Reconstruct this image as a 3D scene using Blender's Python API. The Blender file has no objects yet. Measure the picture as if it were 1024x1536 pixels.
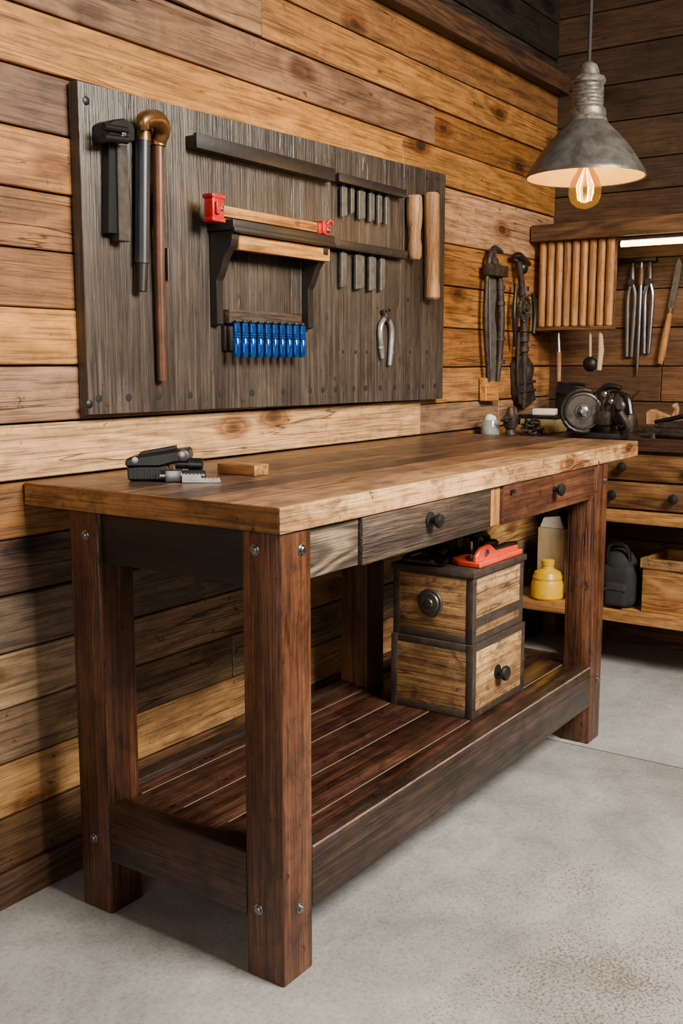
import bpy, bmesh, math, random
from mathutils import Vector, Matrix
random.seed(11)
scn = bpy.context.scene
col = scn.collection
PI = math.pi
# ------------------------------------------------------------------ camera model (solved from the bench's own right angles)
FPX, TH, PH, HC = 1553.62, .1445, .6039, 1.149
cp, sp, ct, st = math.cos(PH), math.sin(PH), math.cos(TH), math.sin(TH)
def ray(u, v):
    a = (u-512)/FPX; b = (768-v)/FPX; g = ct+st*b
    return (sp*a+cp*g, -cp*a+sp*g, ct*b-st)
def on_y(u, v, y):
    d = ray(u, v); t = y/d[1]; return (d[0]*t, HC+d[2]*t)
def on_x(u, v, x):
    d = ray(u, v); t = x/d[0]; return (d[1]*t, HC+d[2]*t)
def on_z(u, v, z):
    d = ray(u, v); t = (z-HC)/d[2]; return (d[0]*t, d[1]*t)

# ------------------------------------------------------------------ geometry helpers
class G:
    def __init__(s): s.bm = bmesh.new(); s.tones = []
    def add(s, tb, M=None, tone=None):
        bmesh.ops.recalc_face_normals(tb, faces=tb.faces[:])
        if M is not None: bmesh.ops.transform(tb, matrix=M, verts=tb.verts[:])
        n = len(tb.faces)
        me = bpy.data.meshes.new('tmp'); tb.to_mesh(me); tb.free()
        s.bm.from_mesh(me); bpy.data.meshes.remove(me)
        if tone is not None: s.tones.append((n, tone))
        return s
    def box(s, x0, x1, y0, y1, z0, z1, bev=.002, seg=2, M=None, tone=None):
        tb = bmesh.new()
        bmesh.ops.create_cube(tb, size=1, matrix=Matrix.Translation(((x0+x1)/2, (y0+y1)/2, (z0+z1)/2)) @ Matrix.Diagonal((abs(x1-x0), abs(y1-y0), abs(z1-z0), 1)))
        if bev: bmesh.ops.bevel(tb, geom=tb.edges[:], offset=bev, segments=seg, affect='EDGES', profile=.5)
        return s.add(tb, M, tone)
    def lathe(s, prof, M=None, seg=24):
        tb = bmesh.new(); rings = []
        for r, h in prof:
            if r < 1e-6: rings.append([tb.verts.new((0, 0, h))])
            else: rings.append([tb.verts.new((r*math.cos(2*PI*i/seg), r*math.sin(2*PI*i/seg), h)) for i in range(seg)])
        for A, B in zip(rings, rings[1:]):
            for i in range(seg):
                j = (i+1) % seg
                if len(A) == 1 and len(B) == 1: continue
                if len(A) == 1: tb.faces.new((A[0], B[i], B[j]))
                elif len(B) == 1: tb.faces.new((A[i], A[j], B[0]))
                else: tb.faces.new((A[i], A[j], B[j], B[i]))
        for R in (rings[0], rings[-1]):
            if len(R) > 1: tb.faces.new(R)
        return s.add(tb, M)
    def tube(s, pts, r, seg=10, M=None, sm=0):
        P = [Vector(p) for p in pts]; n = len(P)
        R = list(r) if isinstance(r, (list, tuple)) else [r]*n
        if sm:
            Q, S = [], []
            for i in range(n-1):
                p0, p1, p2, p3 = P[max(i-1, 0)], P[i], P[i+1], P[min(i+2, n-1)]
                for k in range(sm):
                    t = k/sm
                    Q.append(.5*((2*p1)+(p2-p0)*t+(2*p0-5*p1+4*p2-p3)*t*t+(3*p1-p0-3*p2+p3)*t**3)); S.append(R[i]*(1-t)+R[i+1]*t)
            Q.append(P[-1]); S.append(R[-1]); P, R, n = Q, S, len(Q)
        tb = bmesh.new(); rings = []; nrm = None
        for i in range(n):
            T = (P[min(i+1, n-1)]-P[max(i-1, 0)]).normalized()
            if nrm is None:
                nrm = T.cross(Vector((0, 0, 1)) if abs(T.z) < .9 else Vector((1, 0, 0))).normalized()
            nrm = (nrm-T*nrm.dot(T)).normalized(); b = T.cross(nrm)
            rings.append([tb.verts.new(P[i]+R[i]*(nrm*math.cos(2*PI*k/seg)+b*math.sin(2*PI*k/seg))) for k in range(seg)])
        for A, B in zip(rings, rings[1:]):
            for k in range(seg):
                j = (k+1) % seg; tb.faces.new((A[k], A[j], B[j], B[k]))
        tb.faces.new(rings[0]); tb.faces.new(rings[-1])
        return s.add(tb, M)
    def ring(s, M, a, b, r, n=14, seg=6):
        tb = bmesh.new(); R = []
        for i in range(n):
            t = 2*PI*i/n; c = Vector((a*math.cos(t), b*math.sin(t), 0)); d = Vector((math.cos(t), math.sin(t), 0))
            R.append([tb.verts.new(c+r*(d*math.cos(2*PI*k/seg)+Vector((0, 0, 1))*math.sin(2*PI*k/seg))) for k in range(seg)])
        for i in range(n):
            A, B = R[i], R[(i+1) % n]
            for k in range(seg): tb.faces.new((A[k], A[(k+1) % seg], B[(k+1) % seg], B[k]))
        return s.add(tb, M)
    def prism(s, pts, plane, a, b, bev=.0015, M=None):
        f = {'xz': lambda p, d: (p[0], d, p[1]), 'yz': lambda p, d: (d, p[0], p[1]), 'xy': lambda p, d: (p[0], p[1], d)}[plane]
        tb = bmesh.new()
        A = [tb.verts.new(f(p, a)) for p in pts]; B = [tb.verts.new(f(p, b)) for p in pts]; n = len(pts)
        tb.faces.new(A); tb.faces.new(B)
        for i in range(n): tb.faces.new((A[i], A[(i+1) % n], B[(i+1) % n], B[i]))
        bmesh.ops.recalc_face_normals(tb, faces=tb.faces[:])
        if bev: bmesh.ops.bevel(tb, geom=tb.edges[:], offset=bev, segments=1, affect='EDGES', profile=.5)
        return s.add(tb, M)
    def ball(s, c, r, sc=(1, 1, 1), M=None, seg=16):
        tb = bmesh.new()
        bmesh.ops.create_uvsphere(tb, u_segments=seg, v_segments=max(8, seg//2), radius=r, matrix=Matrix.Translation(c) @ Matrix.Diagonal((*sc, 1)))
        return s.add(tb, M)

ORG = {}
def obj(name, g, mat, parent=None, origin=None):
    me = bpy.data.meshes.new(name); g.bm.to_mesh(me); g.bm.free()
    if parent is not None: o0 = ORG[parent.name]
    elif origin is not None: o0 = Vector(origin)
    else:
        xs = [v.co for v in me.vertices]
        o0 = Vector(((min(p.x for p in xs)+max(p.x for p in xs))/2, (min(p.y for p in xs)+max(p.y for p in xs))/2, min(p.z for p in xs)))
    me.transform(Matrix.Translation(-o0))
    if g.tones:
        at = me.color_attributes.new('tone', 'FLOAT_COLOR', 'CORNER'); i = 0
        for n, t in g.tones:
            for k in range(n):
                for li in me.polygons[i].loop_indices: at.data[li].color = (*t, 1)
                i += 1
    for p in me.polygons: p.use_smooth = True
    me.set_sharp_from_angle(angle=math.radians(32))
    me.materials.append(mat)
    o = bpy.data.objects.new(name, me); col.objects.link(o)
    if parent is not None: o.parent = parent
    else: o.location = o0
    ORG[o.name] = o0
    return o
def thing(name, label, cat, loc, group=None):
    o = bpy.data.objects.new(name, None); o.empty_display_size = .05; col.objects.link(o)
    o.location = loc; o['label'] = label; o['category'] = cat
    if group: o['group'] = group
    ORG[o.name] = Vector(loc); return o
def solo(name, g, mat, label, cat, group=None):
    o = obj(name, g, mat); o['label'] = label; o['category'] = cat
    if group: o['group'] = group
    return o
def struct(name, g, mat):
    o = obj(name, g, mat, origin=(0, 0, 0)); o['kind'] = 'structure'; return o
def dup(root, loc, label, rotz=0):
    r = root.copy(); col.objects.link(r); r.location = loc; r.rotation_euler = (0, 0, rotz); r['label'] = label
    for ch in list(root.children):
        c = ch.copy(); col.objects.link(c); c.parent = r
        for gc in ch.children:
            d = gc.copy(); col.objects.link(d); d.parent = c
    return r
def T(x, y, z): return Matrix.Translation((x, y, z))
def RX(a): return Matrix.Rotation(math.radians(a), 4, 'X')
def RY(a): return Matrix.Rotation(math.radians(a), 4, 'Y')
def RZ(a): return Matrix.Rotation(math.radians(a), 4, 'Z')
ORD = ['first', 'second', 'third', 'fourth', 'fifth', 'sixth', 'seventh', 'eighth', 'ninth', 'tenth', 'eleventh']

# ------------------------------------------------------------------ materials
def lin(c):
    f = lambda x: x/12.92 if x <= .04045 else ((x+.055)/1.055)**2.4
    return tuple(f(x/255) for x in c)
def newmat(name):
    m = bpy.data.materials.new(name); m.use_nodes = True; nt = m.node_tree
    return m, nt, nt.nodes['Principled BSDF']
def mixmul(nt, a, b, fac=1.):
    n = nt.nodes.new('ShaderNodeMix'); n.data_type = 'RGBA'; n.blend_type = 'MULTIPLY'; n.inputs[0].default_value = fac
    nt.links.new(a, n.inputs[6]); nt.links.new(b, n.inputs[7]); return n.outputs[2]
def math_(nt, op, a, b=None, clamp=False, c=None):
    n = nt.nodes.new('ShaderNodeMath'); n.operation = op; n.use_clamp = clamp
    for i, x in enumerate((a, b, c)):
        if x is None: continue
        if isinstance(x, (int, float)): n.inputs[i].default_value = x
        else: nt.links.new(x, n.inputs[i])
    return n.outputs[0]
def ramp(nt, fac, stops):
    n = nt.nodes.new('ShaderNodeValToRGB'); e = n.color_ramp.elements
    while len(e) < len(stops): e.new(.5)
    for el, (p, c) in zip(e, stops): el.position = p; el.color = (*c, 1)
    nt.links.new(fac, n.inputs[0]); return n.outputs[0]
def noise(nt, vec, scale, detail=4, rough=.6, dist=0):
    n = nt.nodes.new('ShaderNodeTexNoise'); n.inputs['Scale'].default_value = scale; n.inputs['Detail'].default_value = detail
    n.inputs['Roughness'].default_value = rough; n.inputs['Distortion'].default_value = dist
    nt.links.new(vec, n.inputs['Vector']); return n.outputs['Fac']
def vmul(nt, vec, s):
    n = nt.nodes.new('ShaderNodeVectorMath'); n.operation = 'MULTIPLY'; n.inputs[1].default_value = s
    nt.links.new(vec, n.inputs[0]); return n.outputs[0]
def grey(x): return (x, x, x)
def coords(nt):
    tc = nt.nodes.new('ShaderNodeTexCoord'); oi = nt.nodes.new('ShaderNodeObjectInfo'); ge = nt.nodes.new('ShaderNodeNewGeometry')
    r = math_(nt, 'ADD', oi.outputs['Random'], ge.outputs['Random Per Island'])
    cb = nt.nodes.new('ShaderNodeCombineXYZ')
    for i, k in enumerate((13.1, 7.7, 5.3)): nt.links.new(math_(nt, 'MULTIPLY', r, k), cb.inputs[i])
    ad = nt.nodes.new('ShaderNodeVectorMath'); ad.operation = 'ADD'
    nt.links.new(tc.outputs['Object'], ad.inputs[0]); nt.links.new(cb.outputs[0], ad.inputs[1])
    return ad.outputs[0], tc.outputs['Object'], ge.outputs['Random Per Island']
def wood(name, cols, axis='X', tone=False, rough=.5, gs=1., knots=.6, blotch=.4, bump=.4, ring=.25, island=.0, spec=.4, dings=.6, streak=.28, pore=.4, mott=.25, crack=.5):
    m, nt, bs = newmat(name); vec, raw, rnd = coords(nt)
    def sc(al, cr): return tuple(al if ax == axis else cr for ax in 'XYZ')
    n1 = noise(nt, vmul(nt, vec, sc(1.7*gs, 54*gs)), 1, 7, .7, .3)
    n2 = noise(nt, vmul(nt, vec, sc(.8*gs, 7*gs)), 1, 2, .5, .7)
    vo = nt.nodes.new('ShaderNodeTexVoronoi'); vo.inputs['Scale'].default_value = 1
    nt.links.new(vmul(nt, vec, sc(3.0, 6.6)), vo.inputs['Vector'])
    kd = math_(nt, 'ADD', vo.outputs['Distance'], math_(nt, 'MULTIPLY', n1, .09))
    ph = math_(nt, 'ADD', math_(nt, 'MULTIPLY', n2, 62), math_(nt, 'DIVIDE', 2.4 if knots else 0., math_(nt, 'ADD', kd, .10)))
    rg = math_(nt, 'MULTIPLY_ADD', math_(nt, 'SINE', ph), .5, c=.5)
    val = math_(nt, 'ADD', math_(nt, 'MULTIPLY', n1, .8), math_(nt, 'ADD', math_(nt, 'MULTIPLY', rg, ring*.8), math_(nt, 'MULTIPLY', n2, .2-ring*.4)))
    cc = ramp(nt, val, [(.30, lin(cols[0])), (.52, lin(cols[1])), (.74, lin(cols[2]))]) if not tone else ramp(nt, val, [(.30, grey(cols[0])), (.52, grey(cols[1])), (.74, grey(cols[2]))])
    if tone:
        at = nt.nodes.new('ShaderNodeAttribute'); at.attribute_name = 'tone'; cc = mixmul(nt, cc, at.outputs['Color'])
    bl = noise(nt, vmul(nt, vec, sc(2.4, 6)), 1, 5, .65, .3)
    cc = mixmul(nt, cc, ramp(nt, bl, [(.34, (1-blotch, 1-blotch*1.06, 1-blotch*1.1)), (.6, grey(1.0))]))
    sk = noise(nt, vmul(nt, vec, sc(.9, 17)), 1, 5, .7, .8)
    cc = mixmul(nt, cc, ramp(nt, sk, [(.3, grey(1-streak)), (.42, grey(1))]))
    mo = noise(nt, vmul(nt, vec, sc(17, 26)), 1, 6, .72, .6)
    cc = mixmul(nt, cc, ramp(nt, mo, [(.36, grey(1-mott)), (.52, grey(1)), (.68, grey(1+mott*.3))]))
    pores = noise(nt, vmul(nt, vec, sc(7*gs, 210*gs)), 1, 2, .5)
    cc = mixmul(nt, cc, ramp(nt, pores, [(.38, grey(1-pore)), (.49, grey(1))]))
    if crack:
        ck = math_(nt, 'ABSOLUTE', math_(nt, 'SUBTRACT', noise(nt, vmul(nt, vec, sc(.7, 15)), 1, 3, .55, .2), .47))
        gate = math_(nt, 'MULTIPLY', math_(nt, 'SUBTRACT', noise(nt, vmul(nt, vec, sc(1.6, 4)), 1, 2, .5), .47), 14, clamp=True)
        line = math_(nt, 'SUBTRACT', 1., math_(nt, 'MULTIPLY', math_(nt, 'SUBTRACT', 1., math_(nt, 'DIVIDE', ck, .009), clamp=True), gate))
        cc = mixmul(nt, cc, ramp(nt, line, [(0, (.12, .09, .07)), (1, (1, 1, 1))]), crack)
    if dings:
        dg = noise(nt, vmul(nt, vec, sc(30, 44)), 1, 3, .6, .5)
        cc = mixmul(nt, cc, ramp(nt, dg, [(.28, (.2, .15, .11)), (.34, (1, 1, 1))]), dings)
    if knots:
        cc = mixmul(nt, cc, ramp(nt, kd, [(.11, (.07, .045, .03)), (.15, (.28, .18, .12)), (.175, (.62, .46, .34)), (.20, (.42, .31, .23)), (.31, (1, 1, 1))]), knots)
    if island: cc = mixmul(nt, cc, ramp(nt, rnd, [(0, grey(1-island)), (1, grey(1))]))
    nt.links.new(cc, bs.inputs['Base Color'])
    nt.links.new(math_(nt, 'MULTIPLY_ADD', mo, -.22, c=rough+.11), bs.inputs['Roughness'])
    bs.inputs['Specular IOR Level'].default_value = spec
    bp = nt.nodes.new('ShaderNodeBump'); bp.inputs['Strength'].default_value = bump; bp.inputs['Distance'].default_value = .005
    hh = math_(nt, 'ADD', n1, math_(nt, 'MULTIPLY', pores, .6))
    if crack: hh = math_(nt, 'ADD', hh, math_(nt, 'MULTIPLY', line, .6))
    nt.links.new(hh, bp.inputs['Height']); nt.links.new(bp.outputs[0], bs.inputs['Normal'])
    return m
def plain(name, c, rough=.5, metal=0., var=.25, scale=20, bump=.1, c2=None, trans=0., spec=.5):
    m, nt, bs = newmat(name); vec, raw, rnd = coords(nt)
    n = noise(nt, vec, scale, 5, .65, .2); a = lin(c)
    b = lin(c2) if c2 else tuple(x*(1-var) for x in a)
    nt.links.new(ramp(nt, n, [(.36, b), (.64, a)]), bs.inputs['Base Color'])
    bs.inputs['Roughness'].default_value = rough; bs.inputs['Metallic'].default_value = metal
    bs.inputs['Specular IOR Level'].default_value = spec
    if trans: bs.inputs['Transmission Weight'].default_value = trans
    if bump:
        bp = nt.nodes.new('ShaderNodeBump'); bp.inputs['Strength'].default_value = bump; bp.inputs['Distance'].default_value = .002
        nt.links.new(n, bp.inputs['Height']); nt.links.new(bp.outputs[0], bs.inputs['Normal'])
    return m
def emis(name, c, s):
    m, nt, bs = newmat(name); bs.inputs['Base Color'].default_value = (*lin(c), 1)
    bs.inputs['Emission Color'].default_value = (*lin(c), 1); bs.inputs['Emission Strength'].default_value = s; return m

M_WALL = wood('plank_wall_wood', (.48, .95, 1.34), 'X', tone=True, rough=.50, blotch=.28, knots=.9, ring=.24, bump=.6, dings=.8, streak=.22, mott=.28, crack=.9, pore=.42)
M_WALLY = wood('plank_far_wall_wood', (.5, .95, 1.2), 'Y', tone=True, rough=.65, blotch=.35, knots=.7, ring=.15, crack=.7)
M_TOP = wood('bench_top_wood', (.5, .95, 1.25), 'X', tone=True, rough=.34, blotch=.65, knots=.7, ring=.08, dings=.7, bump=.35, streak=.5, mott=.45, crack=.6)
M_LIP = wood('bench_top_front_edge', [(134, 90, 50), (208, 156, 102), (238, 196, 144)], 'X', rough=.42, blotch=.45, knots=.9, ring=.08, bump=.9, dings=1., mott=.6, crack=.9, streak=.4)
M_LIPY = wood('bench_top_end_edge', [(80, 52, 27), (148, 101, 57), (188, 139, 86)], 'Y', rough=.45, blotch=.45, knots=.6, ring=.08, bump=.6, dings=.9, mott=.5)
M_LEG = wood('stained_leg_wood', [(42, 24, 15), (94, 56, 35), (142, 92, 59)], 'Z', rough=.33, blotch=.55, knots=1., ring=.06, dings=1., streak=.4, mott=.5, crack=.85, bump=.6, pore=.48)
M_DARKX = wood('dark_stained_rail_wood', [(26, 18, 14), (54, 39, 31), (86, 64, 51)], 'X', rough=.34, blotch=.5, knots=.4, ring=.06, mott=.45)
M_DARKY = wood('dark_stained_end_wood', [(27, 18, 13), (56, 37, 27), (84, 55, 40)], 'Y', rough=.36, blotch=.5, knots=.4, ring=.06, mott=.45)
M_APRON = wood('black_apron_wood', [(11, 10, 9), (20, 18, 17), (28, 26, 24)], 'Y', rough=.45, blotch=.2, knots=0, ring=.03, dings=.2, bump=.15, streak=.1, mott=.1, crack=0)
M_SHELF = wood('shelf_slat_wood', [(28, 17, 12), (68, 43, 32), (108, 73, 55)], 'X', rough=.19, blotch=.6, knots=.7, island=.25, ring=.06, dings=.9, bump=.2, mott=.5)
M_DRW1 = wood('weathered_drawer_wood', [(22, 16, 12), (66, 50, 39), (108, 86, 68)], 'X', rough=.5, blotch=.4, knots=.2, ring=.12, gs=1.5, bump=1., pore=.55)
M_DRW2 = wood('red_brown_drawer_wood', [(40, 21, 14), (86, 50, 32), (120, 78, 53)], 'X', rough=.44, blotch=.55, knots=.4, ring=.06, mott=.4)
M_GREYW = wood('grey_weathered_wood', [(40, 31, 24), (94, 76, 59), (132, 111, 89)], 'X', rough=.65, blotch=.35, knots=.1, ring=.55, gs=1.2, bump=1.)
M_BOARD = wood('dark_board_wood', [(37, 31, 27), (72, 62, 54), (108, 96, 85)], 'Z', rough=.33, blotch=.35, knots=.15, island=.2, ring=.04, gs=1.1, bump=.6, spec=.5, streak=.3, pore=.45, mott=.3, crack=.6)
M_GOLDX = wood('golden_wood_x', [(110, 64, 24), (182, 118, 54), (210, 150, 78)], 'X', rough=.5, blotch=.3, knots=.2)
M_GOLDY = wood('golden_wood_y', [(104, 66, 32), (166, 114, 62), (196, 146, 86)], 'Y', rough=.5, blotch=.4, knots=.4)
M_GOLDZ = wood('golden_wood_z', [(110, 68, 32), (174, 118, 64), (206, 152, 90)], 'Z', rough=.5, blotch=.35, knots=.1, ring=.1)
M_MIDZ = wood('brown_post_wood', [(52, 32, 18), (98, 64, 36), (126, 86, 50)], 'Z', rough=.5, blotch=.4, knots=.4, ring=.08)
M_PALEZ = wood('pale_handle_wood', [(120, 82, 52), (180, 134, 92), (208, 166, 122)], 'Z', rough=.5, blotch=.4, knots=.0, ring=.08, dings=.5)
M_BOXX = wood('old_box_wood_x', [(96, 66, 38), (180, 137, 88), (218, 178, 125)], 'X', rough=.6, blotch=.6, knots=.4, ring=.03, dings=1., streak=.45, mott=.65, crack=.8, bump=.6)
M_BOXY = wood('old_box_wood_y', [(86, 58, 32), (162, 119, 72), (202, 158, 105)], 'Y', rough=.6, blotch=.65, knots=.5, ring=.03, dings=1., streak=.45, mott=.65, crack=.8, bump=.6)
M_CABY = wood('cabinet_wood', [(58, 36, 18), (108, 72, 39), (140, 99, 56)], 'Y', rough=.55, blotch=.45, knots=.5)
M_DIM = wood('old_beam_wood', [(50, 34, 22), (92, 64, 40), (120, 86, 54)], 'Y', rough=.6, blotch=.3, knots=.2)
M_TRIM = wood('beam_wood', [(36, 24, 15), (70, 46, 28), (96, 64, 38)], 'X', rough=.6, blotch=.3, knots=.2)
M_SEAMGLINT = plain('painted_seam_glint', (128, 112, 100), .35)  # glint along the slat edges, put into the colour
M_WORNGLINT = plain('worn_rail_highlight', (136, 114, 98), .45, 0, .6, 40, .3)  # worn rail tone with an edge highlight painted in
M_RAILD = plain('black_brown_rail', (32, 26, 23), .45, 0, .45, 40, .3)
M_BLACK = plain('black_plastic', (15, 15, 17), .35, 0, .4, 40)
M_IRON = plain('dark_iron', (40, 37, 35), .45, .5, .55, 30, .3)
M_RUST = plain('rusty_iron', (66, 53, 44), .55, .4, .5, 45, .5, (26, 21, 18))
M_TRIMMET = plain('box_edging', (82, 71, 63), .4, .45, .5, 26, .2)
M_STEEL = plain('steel', (160, 160, 162), .3, 1., .4, 30)
M_DSTEEL = plain('dull_steel', (88, 82, 78), .42, .7, .5, 30, .3)
M_BLADE = plain('grey_blade_steel', (96, 91, 87), .45, .3, .5, 40, .3)
M_CHROME = plain('chrome', (205, 206, 210), .15, 1., .2, 20)
M_BRIGHT = plain('bright_steel', (188, 186, 184), .25, .75, .35, 40)
M_BRASS = plain('aged_brass', (150, 112, 68), .35, .85, .5, 30)
M_COPPER = plain('brown_shaft', (98, 62, 44), .36, .3, .4, 20)
M_NAVY = plain('dark_blue_grip', (38, 40, 48), .35, .1, .4, 20)
M_RED = plain('red_paint', (184, 14, 18), .35, 0, .35, 25)
M_ORANGE = plain('orange_red_plastic', (214, 66, 38), .4, 0, .3, 20)
M_BLUE = plain('blue_metallic', (18, 82, 168), .14, .6, .5, 30)
M_YELLOW = plain('yellow_plastic', (222, 172, 16), .35, 0, .25, 15)
M_WHITE = plain('white_plastic', (214, 204, 190), .5, 0, .2, 15)
M_CREAM = plain('cream_label', (196, 170, 128), .6, 0, .35, 12)
M_ZINC = plain('aged_zinc', (118, 111, 102), .42, .5, .45, 50, .4, (66, 60, 54))
M_SHADE = plain('grey_shade_metal', (90, 86, 82), .38, .45, .25, 24, .15, (62, 58, 55))
M_ENAMEL = plain('cream_enamel', (176, 160, 116), .5, 0, .12, 12)
M_CORD = plain('cord_black', (16, 15, 15), .6)
M_STONE = plain('sharpening_stone', (150, 130, 82), .8, 0, .5, 18, .5)
M_FABRIC = plain('dark_fabric', (26, 26, 28), .85, 0, .4, 40, .6)
M_GLASS = plain('jar_glass', (225, 232, 230), .08, 0, .05, 8, 0, None, .85)
M_HOLE = plain('hole_black', (8, 7, 6), .8)
M_JOINT = plain('joint_dark', (46, 43, 40), .9)
M_FIL = emis('filament_glow', (255, 208, 96), 7)
M_TUBE = emis('tube_glow', (255, 222, 165), 14)
mb, nt, bs = newmat('bulb_glass'); out = nt.nodes['Material Output']
tr = nt.nodes.new('ShaderNodeBsdfTransparent'); tr.inputs[0].default_value = (.80, .52, .15, 1)
em = nt.nodes.new('ShaderNodeEmission'); em.inputs[0].default_value = (1, .54, .08, 1); em.inputs[1].default_value = 1.0
gl = nt.nodes.new('ShaderNodeBsdfGlossy'); gl.inputs['Roughness'].default_value = .04
lw = nt.nodes.new('ShaderNodeLayerWeight'); lw.inputs[0].default_value = .35
a_ = nt.nodes.new('ShaderNodeMixShader'); a_.inputs[0].default_value = .22
nt.links.new(tr.outputs[0], a_.inputs[1]); nt.links.new(em.outputs[0], a_.inputs[2])
b_ = nt.nodes.new('ShaderNodeMixShader'); nt.links.new(math_(nt, 'MULTIPLY', lw.outputs['Facing'], .3), b_.inputs[0])
nt.links.new(a_.outputs[0], b_.inputs[1]); nt.links.new(gl.outputs[0], b_.inputs[2]); nt.links.new(b_.outputs[0], out.inputs[0])
M_BULB = mb
# concrete, with a little brown grit gathered on the near right
mc, nt, bs = newmat('concrete_floor'); vec, raw, rnd = coords(nt)
n1 = noise(nt, raw, 1.7, 6, .62, .4); n2 = noise(nt, raw, 90, 5, .75); n3 = noise(nt, raw, 7, 7, .72, .5)
cc = ramp(nt, n1, [(.32, lin((140, 139, 137))), (.68, lin((178, 177, 174)))])
cc = mixmul(nt, cc, ramp(nt, n3, [(.34, grey(.78)), (.58, grey(1))]))
cc = mixmul(nt, cc, ramp(nt, n2, [(.36, grey(.76)), (.5, grey(1)), (.64, grey(1.08))]))
vd = nt.nodes.new('ShaderNodeVectorMath'); vd.operation = 'DISTANCE'; nt.links.new(raw, vd.inputs[0]); vd.inputs[1].default_value = (1.80, .60, 0)
near = math_(nt, 'MULTIPLY', math_(nt, 'SUBTRACT', .66, vd.outputs['Value'], clamp=True), .25)
spk = noise(nt, raw, 160, 3, .65)
thr = math_(nt, 'SUBTRACT', math_(nt, 'SUBTRACT', .80, math_(nt, 'MULTIPLY', noise(nt, raw, 4, 5, .7), .30)), near)
k = math_(nt, 'MULTIPLY', math_(nt, 'SUBTRACT', spk, thr), 14, clamp=True)
mx = nt.nodes.new('ShaderNodeMix'); mx.data_type = 'RGBA'; nt.links.new(math_(nt, 'MULTIPLY', k, .75), mx.inputs[0]); nt.links.new(cc, mx.inputs[6]); mx.inputs[7].default_value = (*lin((100, 78, 58)), 1)
nt.links.new(mx.outputs[2], bs.inputs['Base Color'])
nt.links.new(ramp(nt, n3, [(.3, grey(.34)), (.7, grey(.52))]), bs.inputs['Roughness'])
bp = nt.nodes.new('ShaderNodeBump'); bp.inputs['Strength'].default_value = .25; bp.inputs['Distance'].default_value = .003
nt.links.new(n2, bp.inputs['Height']); nt.links.new(bp.outputs[0], bs.inputs['Normal'])
M_FLOOR = mc

# ------------------------------------------------------------------ the setting
WY, XF, BY = 1.7645, 4.10, 1.7345
g = G()
g.box(-2, 2.870, -3.2, 1.82, -.06, 0, .001); g.box(2.876, 5.2, -3.2, 1.82, -.06, 0, .001)
struct('floor', g, M_FLOOR)
g = G(); g.box(2.8702, 2.8758, -3.2, 1.76, -.04, -.0012, 0); struct('trim_2', g, M_JOINT)
def jit(t, j=.12, des=None):
    if des is None: des = random.choice((-.08, -.06, -.02, .22))
    k = 1+random.uniform(-j, j); c = lin(t); L = .3*c[0]+.6*c[1]+.1*c[2]
    return tuple(max(.002, (x*(1-des)+L*des)*k) for x in c)
rows = [(0, .069, (90, 62, 38)), (.069, .188, (92, 66, 44)), (.188, .307, (182, 136, 86)), (.307, .426, (138, 112, 86)), (.426, .545, (186, 142, 90)),
        (.545, .664, (124, 97, 72)), (.664, .783, (90, 62, 38)), (.783, .902, (130, 88, 49)), (.902, 1.021, (182, 141, 99)), (1.021, 1.14, (144, 99, 59)),
        (1.14, 1.259, (192, 134, 70)), (1.259, 1.378, (120, 79, 45)), (1.378, 1.497, (128, 85, 48)), (1.497, 1.616, (146, 99, 57)), (1.616, 1.735, (102, 66, 38)),
        (1.735, 1.854, (168, 115, 61)), (1.854, 1.973, (136, 89, 46)), (1.973, 2.092, (154, 105, 57)), (2.092, 2.211, (122, 83, 47)),
        (2.211, 2.34, (54, 44, 34)), (2.34, 2.48, (46, 38, 30)), (2.48, 2.62, (52, 43, 34)), (2.62, 2.76, (46, 38, 30)), (2.76, 2.9, (44, 36, 28))]
g = G()
def plank(x0, x1, z0, z1, t):
    d = random.uniform(0, .006)
    g.box(x0+.001, x1-.001, WY+d, WY+.02, z0+random.uniform(.0014, .0034), z1-random.uniform(.0014, .0034), .0022, 1, tone=jit(t, .2))
for i, (z0, z1, t) in enumerate(rows):
    end = XF
    if .9 < z0 < 1.73: end = 3.03
    js = sorted(random.uniform(-.6, end-.5) for _ in range(1 if i % 2 else 2))
    if i in (2, 3, 4): js = [2.05+.25*(i-3)]
    if z0 > 1.7: js = [[3.1], [2.2], [.9], [2.9]][i % 4]
    xs = [-1.6]+[j for j in js if not (1.3 < j < 1.9)]+[end]
    for a, b in zip(xs, xs[1:]): plank(a, b, z0, z1, t)
rz = [.902, 1.004, 1.129, 1.265, 1.407, 1.549, 1.735]
for i, (z0, z1) in enumerate(zip(rz, rz[1:])):
    xs = [3.03, XF] if i % 2 else [3.03, 3.62+.1*(i % 3), XF]
    for a, b in zip(xs, xs[1:]): plank(a, b, z0, z1, [(150, 106, 66), (158, 109, 62), (148, 99, 54), (168, 116, 61), (156, 106, 57), (168, 115, 61)][i])
g.box(-1.6, XF+.04, WY+.0205, WY+.04, 0, 2.9, 0, tone=(.006, .0045, .003))
struct('wall_left', g, M_WALL)
g = G(); z = 0; i = 0
while z < 2.88:
    z1 = min(z+random.choice((.12, .14, .15)), 2.9); y1 = WY+.02
    while y1 > -1.5:
        y0 = y1-random.uniform(.35, 1.0)
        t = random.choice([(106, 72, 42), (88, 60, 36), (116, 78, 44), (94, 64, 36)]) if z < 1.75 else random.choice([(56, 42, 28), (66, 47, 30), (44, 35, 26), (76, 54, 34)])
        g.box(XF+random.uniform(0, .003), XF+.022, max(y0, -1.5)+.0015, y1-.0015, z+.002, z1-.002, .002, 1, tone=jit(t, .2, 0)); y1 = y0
    z = z1
g.box(XF+.0225, XF+.04, -1.5, WY+.04, 0, 2.9, 0, tone=(.006, .0045, .003))
struct('wall_back', g, M_WALLY)
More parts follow.
